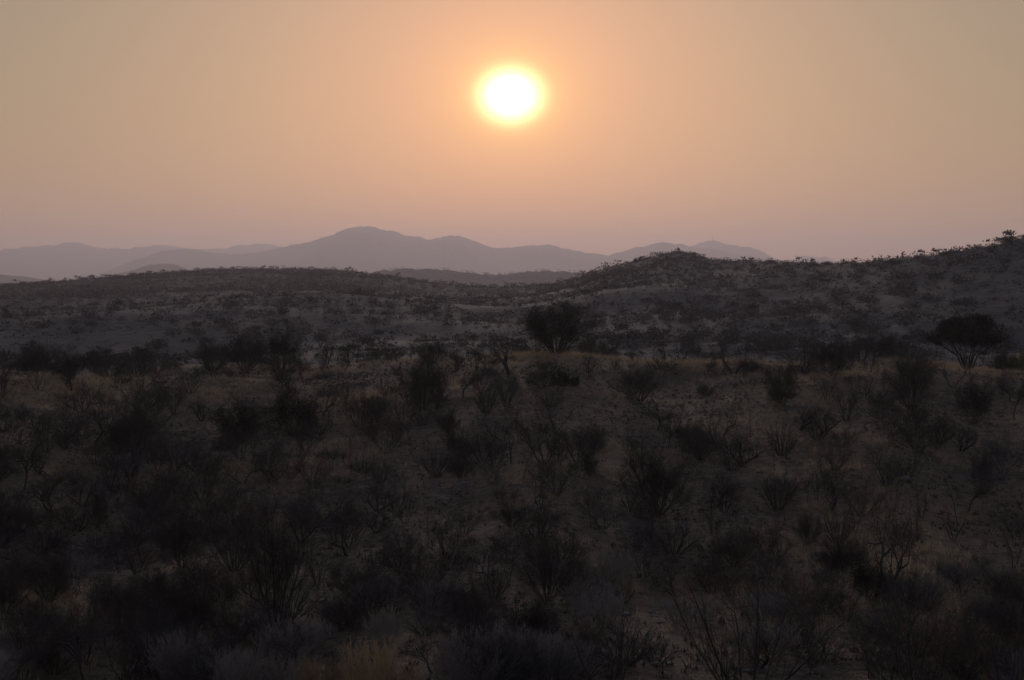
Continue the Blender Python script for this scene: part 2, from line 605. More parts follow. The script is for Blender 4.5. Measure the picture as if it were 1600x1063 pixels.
def register(kind, parts, allpts):
    z = np.percentile(allpts[:, 2], 99.3)
    w = 2 * np.percentile(np.hypot(allpts[:, 0], allpts[:, 1]), 97)
    PROTO.setdefault(kind, []).append(dict(parts=parts, h=float(z), w=float(w)))


def plant(kind, seed, levels, wood='bark', twig='thorn', leaf=None, shape=None, names=('stems', 'crown')):
    """levels: first entry = dict for stems(), the others = dicts for branch(); the last two levels are the twigs"""
    rg = np.random.default_rng(seed)
    lv = []
    d = dict(levels[0])
    P, Rd = stems(rg=rg, **d)
    lv.append((P, Rd))
    for d in levels[1:]:
        P, Rd = branch(P, Rd, rg=rg, **d)
        lv.append((P, Rd))
    if shape:
        lv = [(shape(P), Rd) for P, Rd in lv]
    g1, g2 = Geo(), Geo()
    nt_ = 1 if len(lv) < 4 else 2
    for i, (P, Rd) in enumerate(lv):
        v, f = tubes(P, np.maximum(Rd, 0.0035), 6 if i == 0 else (4 if i == 1 else 3))
        (g2 if i >= len(lv) - nt_ else g1).add(v, f)
    parts = [(names[0], g1.mesh(names[0], wood, True)), (names[1], g2.mesh(names[1], twig))]
    if leaf:
        per, size, jit, mat = leaf
        g3 = Geo()
        g3.add(*leaf_quads(lv[-1][0][:, 1:], per, size, rg, jit))
        parts.append(('leaves', g3.mesh('leaves', mat)))
    register(kind, parts, lv[-1][0].reshape(-1, 3))


def fan_top(h, rmax):
    """umbrella crown: flat above, its underside rising outward like an open fan"""
    def f(P):
        P = P.copy()
        q = np.clip(np.hypot(P[..., 0], P[..., 1]) / rmax, 0, 1.2)
        top = h * (1.0 - 0.30 * q ** 2)
        low = h * (0.16 + 0.50 * q)
        z = P[..., 2]
        z = np.where((z < low) & (q > 0.16), low - (low - z) * 0.15, z)
        P[..., 2] = np.where(z > 0.9 * top, 0.9 * top + (z - 0.9 * top) * 0.45, z)
        return P
    return f


def flat_top(h, r):
    """umbrella crown: everything above the plate is pressed down to it"""
    def f(P):
        P = P.copy()
        rr = np.hypot(P[..., 0], P[..., 1])
        top = h - 0.10 * h * (rr / r) ** 2
        z = P[..., 2]
        P[..., 2] = np.where(z > top * 0.86, top * 0.86 + (z - top * 0.86) * 0.42, z)
        return P
    return f


S, B = dict, dict
for sd in range(4):      # dense thorn bushes, vase-shaped
    plant('vase', 20 + sd, [S(n=13, tilt=54, L=2.3, k=6, wiggle=0.13, up=0.06, r=0.032, base=0.15),
                            B(c=8, t0=0.12, ang=34, L=1.35, k=5, wiggle=0.14, up=0.07, ratio=0.55),
                            B(c=8, t0=0.2, ang=40, L=0.75, k=4, wiggle=0.15, up=0.04, ratio=0.55),
                            B(c=7, t0=0.15, ang=44, L=0.38, k=2, wiggle=0.1, up=0.02, ratio=0.75)])
for sd in range(3):      # thin, see-through thorn bushes
    plant('thin', 25 + sd, [S(n=8, tilt=50, L=2.2, k=6, wiggle=0.15, up=0.06, r=0.030, base=0.18),
                            B(c=6, t0=0.15, ang=36, L=1.2, k=5, wiggle=0.16, up=0.06, ratio=0.55),
                            B(c=6, t0=0.2, ang=40, L=0.6, k=4, wiggle=0.15, up=0.04, ratio=0.55),
                            B(c=5, t0=0.15, ang=44, L=0.30, k=2, wiggle=0.1, up=0.02, ratio=0.7)], twig=('grey_twig', 'thorn', 'grey_twig')[sd])
for sd in range(2):      # wide low thorn bushes
    plant('mound', 30 + sd, [S(n=15, tilt=74, L=1.9, k=6, wiggle=0.16, up=0.06, r=0.028, base=0.25),
                             B(c=7, t0=0.15, ang=38, L=1.1, k=5, wiggle=0.14, up=0.06, ratio=0.55),
                             B(c=6, t0=0.15, ang=42, L=0.6, k=4, wiggle=0.14, up=0.03, ratio=0.5),
                             B(c=7, t0=0.1, ang=45, L=0.34, k=2, wiggle=0.1, up=0.0, ratio=0.75)])
plant('umbrella', 40, [S(n=12, tilt=64, L=2.9, k=7, wiggle=0.05, up=0.02, r=0.065, base=0.12, tmin=8),
                       B(c=9, t0=0.70, ang=36, L=1.15, k=5, wiggle=0.10, up=0.06, ratio=0.5),
                       B(c=9, t0=0.15, ang=40, L=0.85, k=4, wiggle=0.14, up=0.08, ratio=0.5),
                       B(c=8, t0=0.1, ang=44, L=0.42, k=2, wiggle=0.1, up=0.10, ratio=0.7)], shape=fan_top(2.9, 3.3), leaf=(1, 0.06, 0.06, 'leaf_dark'), names=('trunk', 'crown'))
plant('bigvase', 41, [S(n=14, tilt=52, L=2.9, k=7, wiggle=0.07, up=0.02, r=0.06, base=0.2, tmin=4),
                      B(c=9, t0=0.25, ang=32, L=1.6, k=5, wiggle=0.10, up=0.04, ratio=0.5),
                      B(c=8, t0=0.15, ang=38, L=0.85, k=4, wiggle=0.14, up=0.08, ratio=0.5),
                      B(c=8, t0=0.1, ang=44, L=0.42, k=2, wiggle=0.1, up=0.06, ratio=0.7)], shape=flat_top(3.7, 3.2), leaf=(1, 0.045, 0.05, 'leaf_dark'), names=('trunk', 'crown'))
plant('lean', 42, [S(n=11, tilt=44, L=3.0, k=8, wiggle=0.06, up=0.04, r=0.055, base=0.15, tmin=4),
                   B(c=7, t0=0.3, ang=28, L=1.5, k=6, wiggle=0.10, up=0.05, ratio=0.5),
                   B(c=7, t0=0.2, ang=34, L=0.8, k=4, wiggle=0.14, up=0.08, ratio=0.5),
                   B(c=6, t0=0.1, ang=40, L=0.38, k=2, wiggle=0.1, up=0.05, ratio=0.7)], names=('trunk', 'crown'))
for sd, n, tl in ((50, 1, 12), (51, 2, 34), (52, 3, 42), (53, 4, 48), (54, 2, 55)):      # bare crooked trees
    plant('gnarl', sd, [S(n=n, tilt=tl, L=2.1, k=8, wiggle=0.20, up=0.05, r=0.10, base=0.10, tmin=tl * 0.5, taper=0.5),
                        B(c=int(9 / n) + 2, t0=0.35, ang=48, L=1.7, k=7, wiggle=0.24, up=0.05, ratio=0.62),
                        B(c=5, t0=0.25, ang=46, L=0.95, k=5, wiggle=0.22, up=0.05, ratio=0.55),
                        B(c=5, t0=0.2, ang=46, L=0.5, k=3, wiggle=0.18, up=0.03, ratio=0.55),
                        B(c=4, t0=0.2, ang=45, L=0.24, k=2, wiggle=0.1, up=0.0, ratio=0.7)], names=('trunk', 'crown'))
for sd, n in ((60, 1), (61, 2), (62, 3)):        # saplings
    plant('sapling', sd, [S(n=n, tilt=10 + 9 * n, L=2.2, k=7, wiggle=0.13, up=0.08, r=0.045, base=0.06, taper=0.4),
                          B(c=6, t0=0.3, ang=42, L=0.85, k=5, wiggle=0.16, up=0.08, ratio=0.55),
                          B(c=5, t0=0.2, ang=44, L=0.42, k=3, wiggle=0.15, up=0.03, ratio=0.55),
                          B(c=4, t0=0.1, ang=44, L=0.22, k=2, wiggle=0.1, up=0.0, ratio=0.7)], names=('trunk', 'crown'))
for sd in range(2):      # evergreen bushes
    plant('evergreen', 70 + sd, [S(n=10, tilt=66, L=1.7, k=6, wiggle=0.12, up=0.06, r=0.05, base=0.15),
                                 B(c=7, t0=0.15, ang=38, L=1.0, k=5, wiggle=0.14, up=0.05, ratio=0.55),
                                 B(c=6, t0=0.15, ang=42, L=0.5, k=3, wiggle=0.14, up=0.0, ratio=0.5),
                                 B(c=4, t0=0.1, ang=45, L=0.25, k=2, wiggle=0.1, up=0.0, ratio=0.6)], leaf=(6, 0.038, 0.07, 'leaf_dark'))
for mat_, kd, sd in (('leaf_green', 'green', 75), ('leaf_yellow', 'yellow', 76)):
    plant(kd, sd, [S(n=9, tilt=62, L=0.9, k=5, wiggle=0.12, up=0.06, r=0.03, base=0.1),
                   B(c=6, t0=0.15, ang=38, L=0.6, k=4, wiggle=0.14, up=0.05, ratio=0.55),
                   B(c=6, t0=0.15, ang=42, L=0.3, k=3, wiggle=0.14, up=0.0, ratio=0.5)], leaf=(5, 0.045, 0.05, mat_))
for sd in range(3):      # spiky shrubs, straight stems fanning from the base
    plant('fan', 80 + sd, [S(n=26, tilt=62, L=1.5, k=4, wiggle=0.05, up=0.03, r=0.022, base=0.22),
                           B(c=6, t0=0.3, ang=26, L=0.55, k=3, wiggle=0.08, up=0.05, ratio=0.6),
                           B(c=5, t0=0.2, ang=32, L=0.28, k=2, wiggle=0.1, up=0.03, ratio=0.65)])
for kd, mt, sd in (('feather', 'feather', 90), ('feather', 'feather', 91), ('tan', 'tan_twig', 92), ('tan', 'tan_twig', 93)):      # feathery dry shrubs
    plant(kd, sd, [S(n=46, tilt=52 if kd == 'feather' else 34, L=0.85, k=5, wiggle=0.07, up=0.07, r=0.010, base=0.45),
                   B(c=7, t0=0.3, ang=26, L=0.30, k=3, wiggle=0.08, up=0.12, ratio=0.7),
                   B(c=6, t0=0.2, ang=30, L=0.12, k=2, wiggle=0.1, up=0.1, ratio=0.9)], wood=mt, twig=mt)
for sd in range(2):      # red-brown twiggy shrubs
    plant('red', 95 + sd, [S(n=10, tilt=48, L=1.8, k=6, wiggle=0.10, up=0.06, r=0.026, base=0.25),
                           B(c=6, t0=0.3, ang=34, L=0.9, k=4, wiggle=0.12, up=0.06, ratio=0.6),
                           B(c=6, t0=0.2, ang=38, L=0.45, k=3, wiggle=0.12, up=0.03, ratio=0.6),
                           B(c=4, t0=0.1, ang=40, L=0.22, k=2, wiggle=0.1, up=0.0, ratio=0.8)], wood='bark', twig='red_twig')
for sd in range(2):      # open bushes close to the viewpoint, a few dry leaves left on them
    plant('open', 100 + sd, [S(n=7, tilt=50, L=2.6, k=8, wiggle=0.07, up=0.05, r=0.030, base=0.25, tmin=6),
                             B(c=6, t0=0.25, ang=36, L=1.2, k=6, wiggle=0.10, up=0.07, ratio=0.6),
                             B(c=5, t0=0.2, ang=40, L=0.5, k=4, wiggle=0.12, up=0.05, ratio=0.6),
                             B(c=3, t0=0.2, ang=42, L=0.22, k=3, wiggle=0.1, up=0.03, ratio=0.7)], twig='red_twig', leaf=(1, 0.018, 0.02, 'leaf_dry'))
for sd in range(3):      # low scrub
    plant('scrub', 110 + sd, [S(n=14, tilt=66, L=0.6, k=4, wiggle=0.12, up=0.05, r=0.014, base=0.12),
                              B(c=6, t0=0.2, ang=36, L=0.35, k=3, wiggle=0.14, up=0.05, ratio=0.6),
                              B(c=5, t0=0.2, ang=40, L=0.18, k=2, wiggle=0.1, up=0.0, ratio=0.7)], twig=('thorn', 'grey_twig', 'red_twig')[sd])

NAMES = dict(vase=('thorn_bush', 'bush'), thin=('thorn_bush', 'bush'), mound=('thorn_bush', 'bush'), umbrella=('umbrella_thorn', 'tree'), bigvase=('thorn_tree', 'tree'), lean=('thorn_tree', 'tree'), gnarl=('bare_tree', 'tree'),
             sapling=('sapling', 'sapling'), evergreen=('evergreen_bush', 'bush'), green=('leafy_bush', 'bush'), yellow=('leafy_bush', 'bush'), fan=('spiky_shrub', 'shrub'),
             feather=('dry_shrub', 'shrub'), tan=('dry_shrub', 'shrub'), red=('twiggy_shrub', 'shrub'), open=('twiggy_bush', 'bush'), scrub=('low_shrub', 'shrub'))
prng = random.Random(77)


def place(kind, var, loc, h, w=None, rot=None, lean=0.0, label=None, group=None):
    pr = PROTO[kind][var % len(PROTO[kind])]
    nm, cat = NAMES[kind]
    e = bpy.data.objects.new(nm, None)
    COL.objects.link(e)
    e.empty_display_size = 0.3
    e.location = (float(loc[0]), float(loc[1]), float(loc[2]) - 0.02)
    sz = h / pr['h']
    sx = sz if w is None else min(max(w / pr['w'], 0.55 * sz), 1.7 * sz)
    e.scale = (sx, sx, sz)
    e.rotation_euler = (0, R(lean), prng.uniform(0, 6.28) if rot is None else rot)
    tag(e, label, cat, group)
    for pn, me in pr['parts']:
        obj(pn, me, e)
    return e


def spot(px, py):
    """ground point for a plant whose foot shows at this pixel; feet near the crest line stand on the crest"""
    if py > 577:
        h = hit(px, py, 12, 190)
        if h is not None:
            return h
    az = math.atan2(*pix(px, py)[:2])
    r = 150.0 + (577 - min(py, 577)) * 0.9
    x, y = math.sin(az) * r, math.cos(az) * r
    return np.array([x, y, float(terrain(x, y))]), r


# kind, variant, foot column, foot row, height, width (photograph pixels), label
PLANTS = [
    ('bigvase', 0, 868, 576, 82, 132, 'tall dark vase-shaped thorn tree on the crest below the sun'),
    ('umbrella', 0, 1512, 572, 80, 116, 'dark umbrella-shaped thorn tree on bare orange ground at the crest'),
    ('gnarl', 2, 795, 586, 76, 84, 'bare reddish tree with twisted dead top beside the tall thorn tree'),
    ('gnarl', 1, 743, 580, 50, 54, 'small crooked bare tree with forked trunk, by the bare reddish tree'),
    ('gnarl', 3, 711, 582, 34, 46, 'short many-stemmed bare tree next to the small crooked tree'),
    ('mound', 0, 676, 574, 38, 76, 'wide dark bush on the crest with pale grass under it'),
    ('gnarl', 2, 918, 583, 38, 46, 'little bare tree right of the tall vase-shaped thorn tree'),
    ('mound', 1, 943, 566, 36, 60, 'dense rounded bush behind the crest beside the tall thorn tree'),
    ('mound', 1, 850, 606, 48, 72, 'shadowy broad bush in front of the tall vase-shaped thorn tree'),
    ('green', 0, 877, 604, 24, 24, 'upright green leafy bush beside the shadowy broad bush'),
    ('green', 0, 897, 603, 15, 22, 'tiny green leafy bush on open gravel'),
    ('sapling', 1, 838, 626, 46, 30, 'thin two-stemmed sapling on open gravel under the tall thorn tree'),
    ('vase', 0, 1000, 628, 62, 88, 'big round dark thorn bush alone on the gravel slope'),
    ('gnarl', 1, 1061, 574, 52, 54, 'small bare tree with Y-shaped trunk on the grassy crest'),
    ('gnarl', 4, 1146, 584, 62, 76, 'bare tree with dense dark crown leaning over the golden grass'),
    ('gnarl', 4, 1124, 587, 27, 34, 'low leaning dead stem at the foot of the leaning crest tree'),
    ('mound', 0, 1172, 584, 27, 54, 'sprawling low bush between two crest trees, twigs to the ground'),
    ('gnarl', 2, 1256, 584, 66, 66, 'rounded crest tree with forked trunk and fine dark crown'),
    ('vase', 1, 1302, 590, 58, 84, 'multi-stemmed bush spreading over the crest, stems showing at its foot'),
    ('mound', 0, 1346, 573, 44, 62, 'dark bush on the crest behind the multi-stemmed bush'),
    ('vase', 2, 1390, 573, 44, 58, 'dark crest bush nearest the left side of the bare orange ground'),
    ('vase', 3, 1424, 640, 92, 92, 'tall black bush on the slope below the bare orange ground'),
    ('mound', 1, 1432, 702, 72, 108, 'massive black thicket bush below the tall black bush'),
    ('vase', 1, 1522, 662, 68, 70, 'round bush below the umbrella-shaped tree'),
    ('gnarl', 0, 1582, 657, 76, 60, 'bare tree with slim trunk at the right edge, mid slope'),
    ('vase', 0, 1567, 570, 34, 38, 'small round bush beside the umbrella-shaped tree'),
    ('sapling', 1, 1546, 568, 26, 18, 'thin sapling between the umbrella-shaped tree and the small round bush'),
    ('yellow', 0, 1593, 556, 34, 40, 'yellow-green leafy bush cut by the right edge'),
    ('vase', 2, 1222, 634, 66, 62, 'dark upright bush beneath the rounded crest tree'),
    ('gnarl', 1, 1122, 702, 84, 48, 'tall bare tree forked low, standing alone on open stony ground'),
    ('sapling', 0, 1175, 684, 80, 34, 'slender single-trunk tree right of the tall forked bare tree'),
    ('sapling', 0, 1063, 663, 44, 30, 'short slender tree with dark trunk below the round thorn bush'),
    ('gnarl', 0, 1043, 702, 68, 58, 'crooked bare tree left of the tall forked bare tree'),
    ('fan', 0, 1221, 712, 58, 40, 'spiky shrub below the dark upright bush'),
    ('fan', 1, 1277, 690, 46, 44, 'small spiky shrub on the brown patch of slope'),
    ('vase', 3, 660, 642, 84, 66, 'tall brushy bush with many thin stems below the crest grass'),
    ('gnarl', 3, 682, 640, 60, 52, 'bare tree tangled with the tall brushy bush'),
    ('fan', 2, 760, 646, 50, 46, 'dark spiky shrub at the edge of the open gravel'),
    ('gnarl', 4, 706, 690, 58, 74, 'gnarled bare tree bending over a black shrub'),
    ('mound', 1, 716, 702, 30, 44, 'black shrub at the foot of the gnarled bending tree'),
    ('red', 0, 838, 704, 64, 66, 'reddish twiggy shrub on the slope in line below the sun'),
    ('red', 1, 872, 726, 46, 44, 'smaller reddish shrub just below the reddish twiggy shrub'),
    ('red', 0, 560, 668, 74, 62, 'tall rusty shrub with upright stems under the golden grass'),
    ('red', 1, 601, 705, 62, 80, 'broad rusty-orange shrub below the golden grass strip'),
    ('gnarl', 1, 638, 672, 60, 42, 'dark forked bare tree beside the broad rusty shrub'),
    ('fan', 1, 593, 757, 42, 44, 'small dark fan-shaped shrub below the broad rusty shrub'),
    ('evergreen', 0, 458, 680, 74, 98, 'large black evergreen bush, the darkest mass on the left slope'),
    ('evergreen', 1, 372, 692, 56, 80, 'black evergreen bush left of the largest black evergreen'),
    ('vase', 3, 440, 594, 92, 80, 'big dark bush with feathery top rising over the left crest'),
    ('vase', 1, 384, 584, 60, 74, 'dark bush joined to the big feathery-topped bush'),
    ('mound', 0, 333, 574, 54, 70, 'broad brown bush on the left crest'),
    ('gnarl', 2, 511, 564, 50, 46, 'black twisted bare tree above the golden grass'),
    ('gnarl', 3, 545, 564, 38, 54, 'tangle-branched dark tree beside the twisted black tree'),
    ('mound', 1, 592, 566, 36, 56, 'faint brushy bush at the end of the golden grass'),
    ('sapling', 0, 485, 588, 24, 14, 'tiny thin sapling standing in the golden grass'),
    ('vase', 0, 56, 582, 50, 86, 'wide dark thorn thicket at the left end of the crest'),
    ('mound', 0, 168, 568, 48, 86, 'rounded brown-black bush left of the pale grass gap'),
    ('vase', 2, 222, 558, 38, 44, 'small dark bush on the crest above the pale grass gap'),
    ('mound', 1, 266, 579, 24, 44, 'low rounded bush in the pale grass gap'),
    ('sapling', 1, 224, 604, 48, 30, 'thin bare sapling in front of the pale grass gap'),
    ('vase', 1, 110, 592, 46, 70, 'dusky bush between the left thicket and the rounded bush'),
    ('sapling', 2, 126, 657, 56, 36, 'small bare tree with white stone at its foot'),
    ('gnarl', 1, 76, 697, 46, 50, 'small forked bare tree on the left slope'),
    ('vase', 0, 101, 702, 36, 36, 'dark upright shrub beside the small forked bare tree'),
    ('gnarl', 3, 206, 746, 150, 130, 'large bare tree with several spreading trunks on the left slope'),
    ('gnarl', 0, 38, 766, 104, 84, 'leaning bare tree with bent trunk at the left edge'),
    ('fan', 0, 116, 758, 30, 30, 'small shrub beside a patch of dry grass, left slope'),
    ('fan', 2, 172, 762, 46, 48, 'spiky shrub in front of the large many-trunked bare tree'),
    ('sapling', 1, 326, 778, 66, 44, 'slim two-stemmed bare tree on the left slope'),
    ('gnarl', 0, 240, 836, 96, 64, 'leaning bare tree with curved trunk above the black vase bush'),
    ('vase', 2, 152, 822, 50, 50, 'dark twiggy bush above the stony patch'),
    ('fan', 1, 182, 853, 38, 32, 'little dark shrub left of the black vase bush'),
    ('fan', 0, 148, 858, 28, 28, 'low bare shrub with pale stems beside the little dark shrub'),
    ('vase', 3, 286, 888, 98, 112, 'big black vase-shaped bush with stones at its foot'),
    ('fan', 2, 366, 892, 76, 78, 'fan-shaped bush right of the big black vase-shaped bush'),
    ('vase', 1, 76, 944, 84, 104, 'large spreading dark bush near the lower left corner'),
    ('mound', 0, 196, 990, 96, 112, 'dense black bush below the big vase-shaped bush'),
    ('vase', 0, 300, 1000, 98, 120, 'black bush between the dense black bush and the leaning vase tree'),
    ('lean', 0, 432, 990, 200, 140, 'tall leaning vase-shaped tree with bare side branches'),
    ('gnarl', 4, 540, 868, 92, 150, 'bare tree with thick stump and one long arm reaching right'),
    ('gnarl', 2, 470, 850, 70, 90, 'dead crooked tree behind the leaning vase-shaped tree'),
    ('fan', 0, 650, 920, 68, 78, 'fan-shaped shrub with black base on the bare brown slope'),
    ('fan', 1, 772, 936, 62, 58, 'fan shrub with pale stems right of the black-based shrub'),
    ('vase', 2, 736, 992, 84, 108, 'dark bush below the pale-stemmed fan shrub'),
    ('mound', 1, 540, 985, 64, 96, 'low dark bush right of the leaning vase-shaped tree'),
    ('vase', 1, 856, 940, 124, 124, 'large spiky black bush at the lower centre'),
    ('fan', 2, 974, 944, 46, 44, 'small black spiky shrub right of the large spiky bush'),
    ('vase', 3, 1030, 806, 100, 146, 'largest round black bush on the centre slope'),
    ('gnarl', 2, 1004, 760, 96, 88, 'bare tree with crooked limbs behind the largest round black bush'),
    ('fan', 0, 1008, 815, 50, 60, 'bare spreading shrub at the front foot of the largest black bush'),
    ('gnarl', 1, 1374, 930, 172, 118, 'twin-trunked tree with wide fine crown on the right slope'),
    ('evergreen', 0, 1358, 938, 68, 72, 'black dense bush wrapped round the foot of the twin-trunked tree'),
    ('sapling', 0, 1497, 824, 78, 52, 'little tree with single straight trunk and reddish crown, right slope'),
    ('vase', 0, 1537, 752, 46, 36, 'small bush with short trunk on the bare right slope'),
    ('fan', 1, 1214, 797, 72, 46, 'upright spiky shrub on the slope beyond the foreground twigs'),
    ('sapling', 2, 1277, 782, 52, 40, 'small tree near the upright spiky shrub'),
    ('vase', 1, 1262, 852, 52, 40, 'dark narrow bush left of the twin-trunked tree'),
    ('fan', 2, 1310, 850, 60, 40, 'narrow dark shrub touching the crown of the twin-trunked tree'),
    ('red', 1, 1218, 872, 40, 56, 'low dark red shrub in front of the narrow bush'),
    ('mound', 0, 1298, 894, 34, 50, 'low dark shrub left of the black dense bush'),
    ('scrub', 0, 1474, 895, 24, 34, 'low tuft shrub on open ground right of the black dense bush'),
    ('sapling', 0, 1145, 842, 66, 24, 'thin bare pole-like sapling left of the upright spiky shrub'),
    ('sapling', 2, 776, 784, 28, 20, 'tiny bare sapling on the brown slope in line with the sun'),
    ('sapling', 1, 516, 738, 56, 40, 'pale-stemmed bare sapling on the brown left slope'),
    ('sapling', 0, 548, 742, 66, 36, 'curved bare sapling beside the pale-stemmed sapling'),
    ('fan', 2, 680, 745, 52, 58, 'brushy grey shrub below the gnarled bending tree'),
    ('vase', 2, 920, 745, 40, 36, 'small dark bush left of the largest round black bush'),
    ('gnarl', 1, 840, 762, 52, 46, 'small bare tree below the reddish shrubs'),
    ('sapling', 0, 696, 850, 56, 24, 'thin curved sapling above the black-based fan shrub'),
    ('open', 0, 1165, 1105, 262, 320, 'large open bush with red-brown twigs and dry leaves at the bottom'),
    ('open', 1, 1440, 1112, 170, 230, 'open twiggy bush at the bottom, right of the largest open bush'),
    ('sapling', 2, 945, 1100, 160, 110, 'thin bare branches rising from the bottom edge left of the open bush'),
    ('gnarl', 2, 1590, 985, 96, 76, 'bare dark tree cut by the right edge near the bottom'),
    ('gnarl', 0, 135, 1075, 148, 110, 'bare arching tree at the bottom left'),
    ('open', 1, 1575, 1100, 130, 150, 'dark twigs filling the bottom right corner'),
    ('feather', 0, 868, 1062, 70, 118, 'pale grey feathery mound of dry shrub at the bottom centre'),
    ('feather', 1, 965, 910, 52, 66, 'grey feathery shrub right of the large spiky black bush'),
    ('feather', 0, 282, 1058, 70, 104, 'ash-grey feathery shrub at the bottom, left of the tan shrubs'),
    ('feather', 1, 378, 1085, 68, 96, 'ash-grey feathery shrub touching the tan shrubs'),
    ('tan', 0, 578, 1098, 100, 96, 'brightest tan feathery shrub at the bottom edge'),
    ('tan', 1, 500, 1095, 64, 78, 'small tan shrub left of the brightest tan shrub'),
    ('tan', 0, 632, 1092, 52, 66, 'low tan shrub right of the brightest tan shrub'),
    ('feather', 1, 448, 1085, 62, 66, 'greyish-tan feathery shrub between ashy and tan shrubs'),
    ('feather', 0, 600, 1004, 48, 66, 'faint grey feathery shrub above the brightest tan shrub'),
    ('feather', 1, 702, 1022, 36, 40, 'small pale feathery tuft shrub right of the tan shrubs'),
    ('mound', 1, 1110, 925, 56, 84, 'dark bush showing behind the largest open bush'),
    ('vase', 0, 8, 960, 66, 60, 'black bush cut by the left edge near the bottom'),
]
taken = []
for k, v, px, py, h, w, lab in PLANTS:
    p, d = spot(px, py)
    place(k, v, p, h / F_PX * d, w / F_PX * d, label=lab)
    taken.append((px, py, w))
print('first plants', len(PLANTS))

# lesser scrub between the plants above, each described by the plant it stands beside
STOP = set('on with beside at below in by next right left behind under to between beneath of rising joined above cut spreading nearest standing leaning bending reaching touching wrapped filling showing alone forked beyond tangled and right, from just'.split())


def head(lab):
    out = []
    for wd in lab.split():
        if wd.strip(',') in STOP:
            break
        out.append(wd.strip(','))
    return ' '.join(out)


heads = {}
for row in PLANTS:
    heads.setdefault(head(row[6]), []).append(row)
MARKS = [(h_, r_[0][2], r_[0][3]) for h_, r_ in heads.items() if len(r_) == 1 and 2 <= len(h_.split()) <= 7]
KINDWORD = dict(scrub='low scrubby shrub', fan='spiky shrub', mound='rounded dark bush', vase='upright dark bush', thin='thin see-through bush', sapling='thin bare sapling', red='rusty twiggy shrub', gnarl='stunted bare tree', feather='dry feathery shrub')
used_labels = set(r_[6] for r_ in PLANTS)


def describe(kind, px, py, h):
    """a label that singles the plant out by its look and by the marked plant it stands nearest to"""
    near_ = sorted(MARKS, key=lambda m: (m[1] - px) ** 2 + 2.2 * (m[2] - py) ** 2)[:6]
    size = 'tiny' if h < 16 else 'small' if h < 30 else 'middling' if h < 48 else 'tall'
    for nm_, mx, my in near_:
        dx, dy = px - mx, py - my
        far_ = 'close ' if math.hypot(dx, dy) < 45 else ''
        rel = ('right of' if dx > 0 else 'left of') if abs(dx) > abs(dy) * 1.3 else ('in front of' if dy > 0 else 'behind')
        for lab in (f'{size} {KINDWORD[kind]} {rel} the {nm_}', f'{size} {KINDWORD[kind]} {far_}{rel} the {nm_}'):
            if lab not in used_labels and len(lab.split()) <= 16:
                used_labels.add(lab)
                return lab
    return None


rs = random.Random(4)
ZONES = [(-40, 520, 'small dark scrubby bush among the trees of the left slope', 'scrub on the left slope'),
         (520, 1060, 'small dark scrubby bush on the brown middle slope', 'scrub on the middle slope'),
         (1060, 1640, 'small dark scrubby bush on the stony right slope', 'scrub on the right slope')]
count = 0
for tries in range(9000):
    if count >= 500:
        break
    px = rs.uniform(-40, 1640)
    py = 580 + 500 * rs.random()
    if px > 1060 and py < 950 and rs.random() < 0.45: continue
    if 520 < px <= 1060 and py < 900 and rs.random() < 0.2: continue
    if 760 < px < 1180 and 590 < py < 680 and rs.random() < 0.8: continue
    if any(abs(px - a) < 0.26 * w_ + 5 and abs(py - b) < 10 for a, b, w_ in taken): continue
    if 980 < px < 1340 and py > 925 and rs.random() < 0.8: continue
    if py > 960 and rs.random() < 0.3: continue
    p, d = spot(px, py)
    z = next(q for q in ZONES if q[0] <= px <= q[1])
    k = rs.choices(['scrub', 'fan', 'mound', 'vase', 'sapling', 'red', 'gnarl', 'feather', 'thin'], [4, 3, 1, 1.2, 4, 2, 3.5, 0.1 if py < 900 else 4, 8])[0]
    h = {'scrub': (0.4, 0.9), 'fan': (0.8, 1.6), 'mound': (0.8, 1.5), 'vase': (1.1, 2.2), 'thin': (1.0, 2.5), 'sapling': (1.3, 2.6), 'red': (0.9, 1.9), 'gnarl': (1.5, 2.7), 'feather': (0.7, 1.1)}[k]
    cap = 58 / F_PX * d if py < 960 else 75 / F_PX * d
    hm = min(rs.uniform(*h), cap)
    lab = describe(k, px, py, hm * F_PX / d)
    e = place(k, rs.randrange(6), p, hm, label=lab or z[2], group=z[3])
    taken.append((px, py, 24))
    count += 1
# crest fringe: brushy bushes standing along the break of slope
for i in range(24):
    px = -20 + i * 69 + rs.uniform(-30, 30)
    if 1420 < px < 1600 or 470 < px < 640: continue
    py = rs.uniform(560, 578)
    p, d = spot(px, py)
    k = rs.choice(['mound', 'thin', 'gnarl', 'fan', 'thin', 'sapling'])
    hm = rs.uniform(0.9, 2.4)
    e = place(k, rs.randrange(6), p, hm, label=describe(k, px, py, hm * F_PX / d) or 'brushy dark bush in the fringe along the crest of the slope', group='bushes fringing the crest')

# small bare growth breaking the line of the crest
for i in range(46):
    px = rs.uniform(-20, 1620)
    if 1430 < px < 1590: continue
    py = rs.uniform(572, 592)
    p, d = spot(px, py)
    k = rs.choice(['thin', 'sapling', 'scrub', 'gnarl', 'red'])
    hm = rs.uniform(0.6, 1.7)
    e = place(k, rs.randrange(6), p, hm, label=describe(k, px, py, hm * F_PX / d) or 'small bare shrub breaking the line of the crest', group='small bare shrubs on the crest')

# ---------------------------------------------------------------- grass, gravel and stones on the near slope
def scatter_near(n, seed, py0=566):
    rg = np.random.default_rng(seed)
    az = rg.uniform(-R(24), R(24), n)
    r = np.sqrt(rg.uniform(24.0**2, 158.0**2, n))
    return np.sin(az) * r, np.cos(az) * r, r, rg


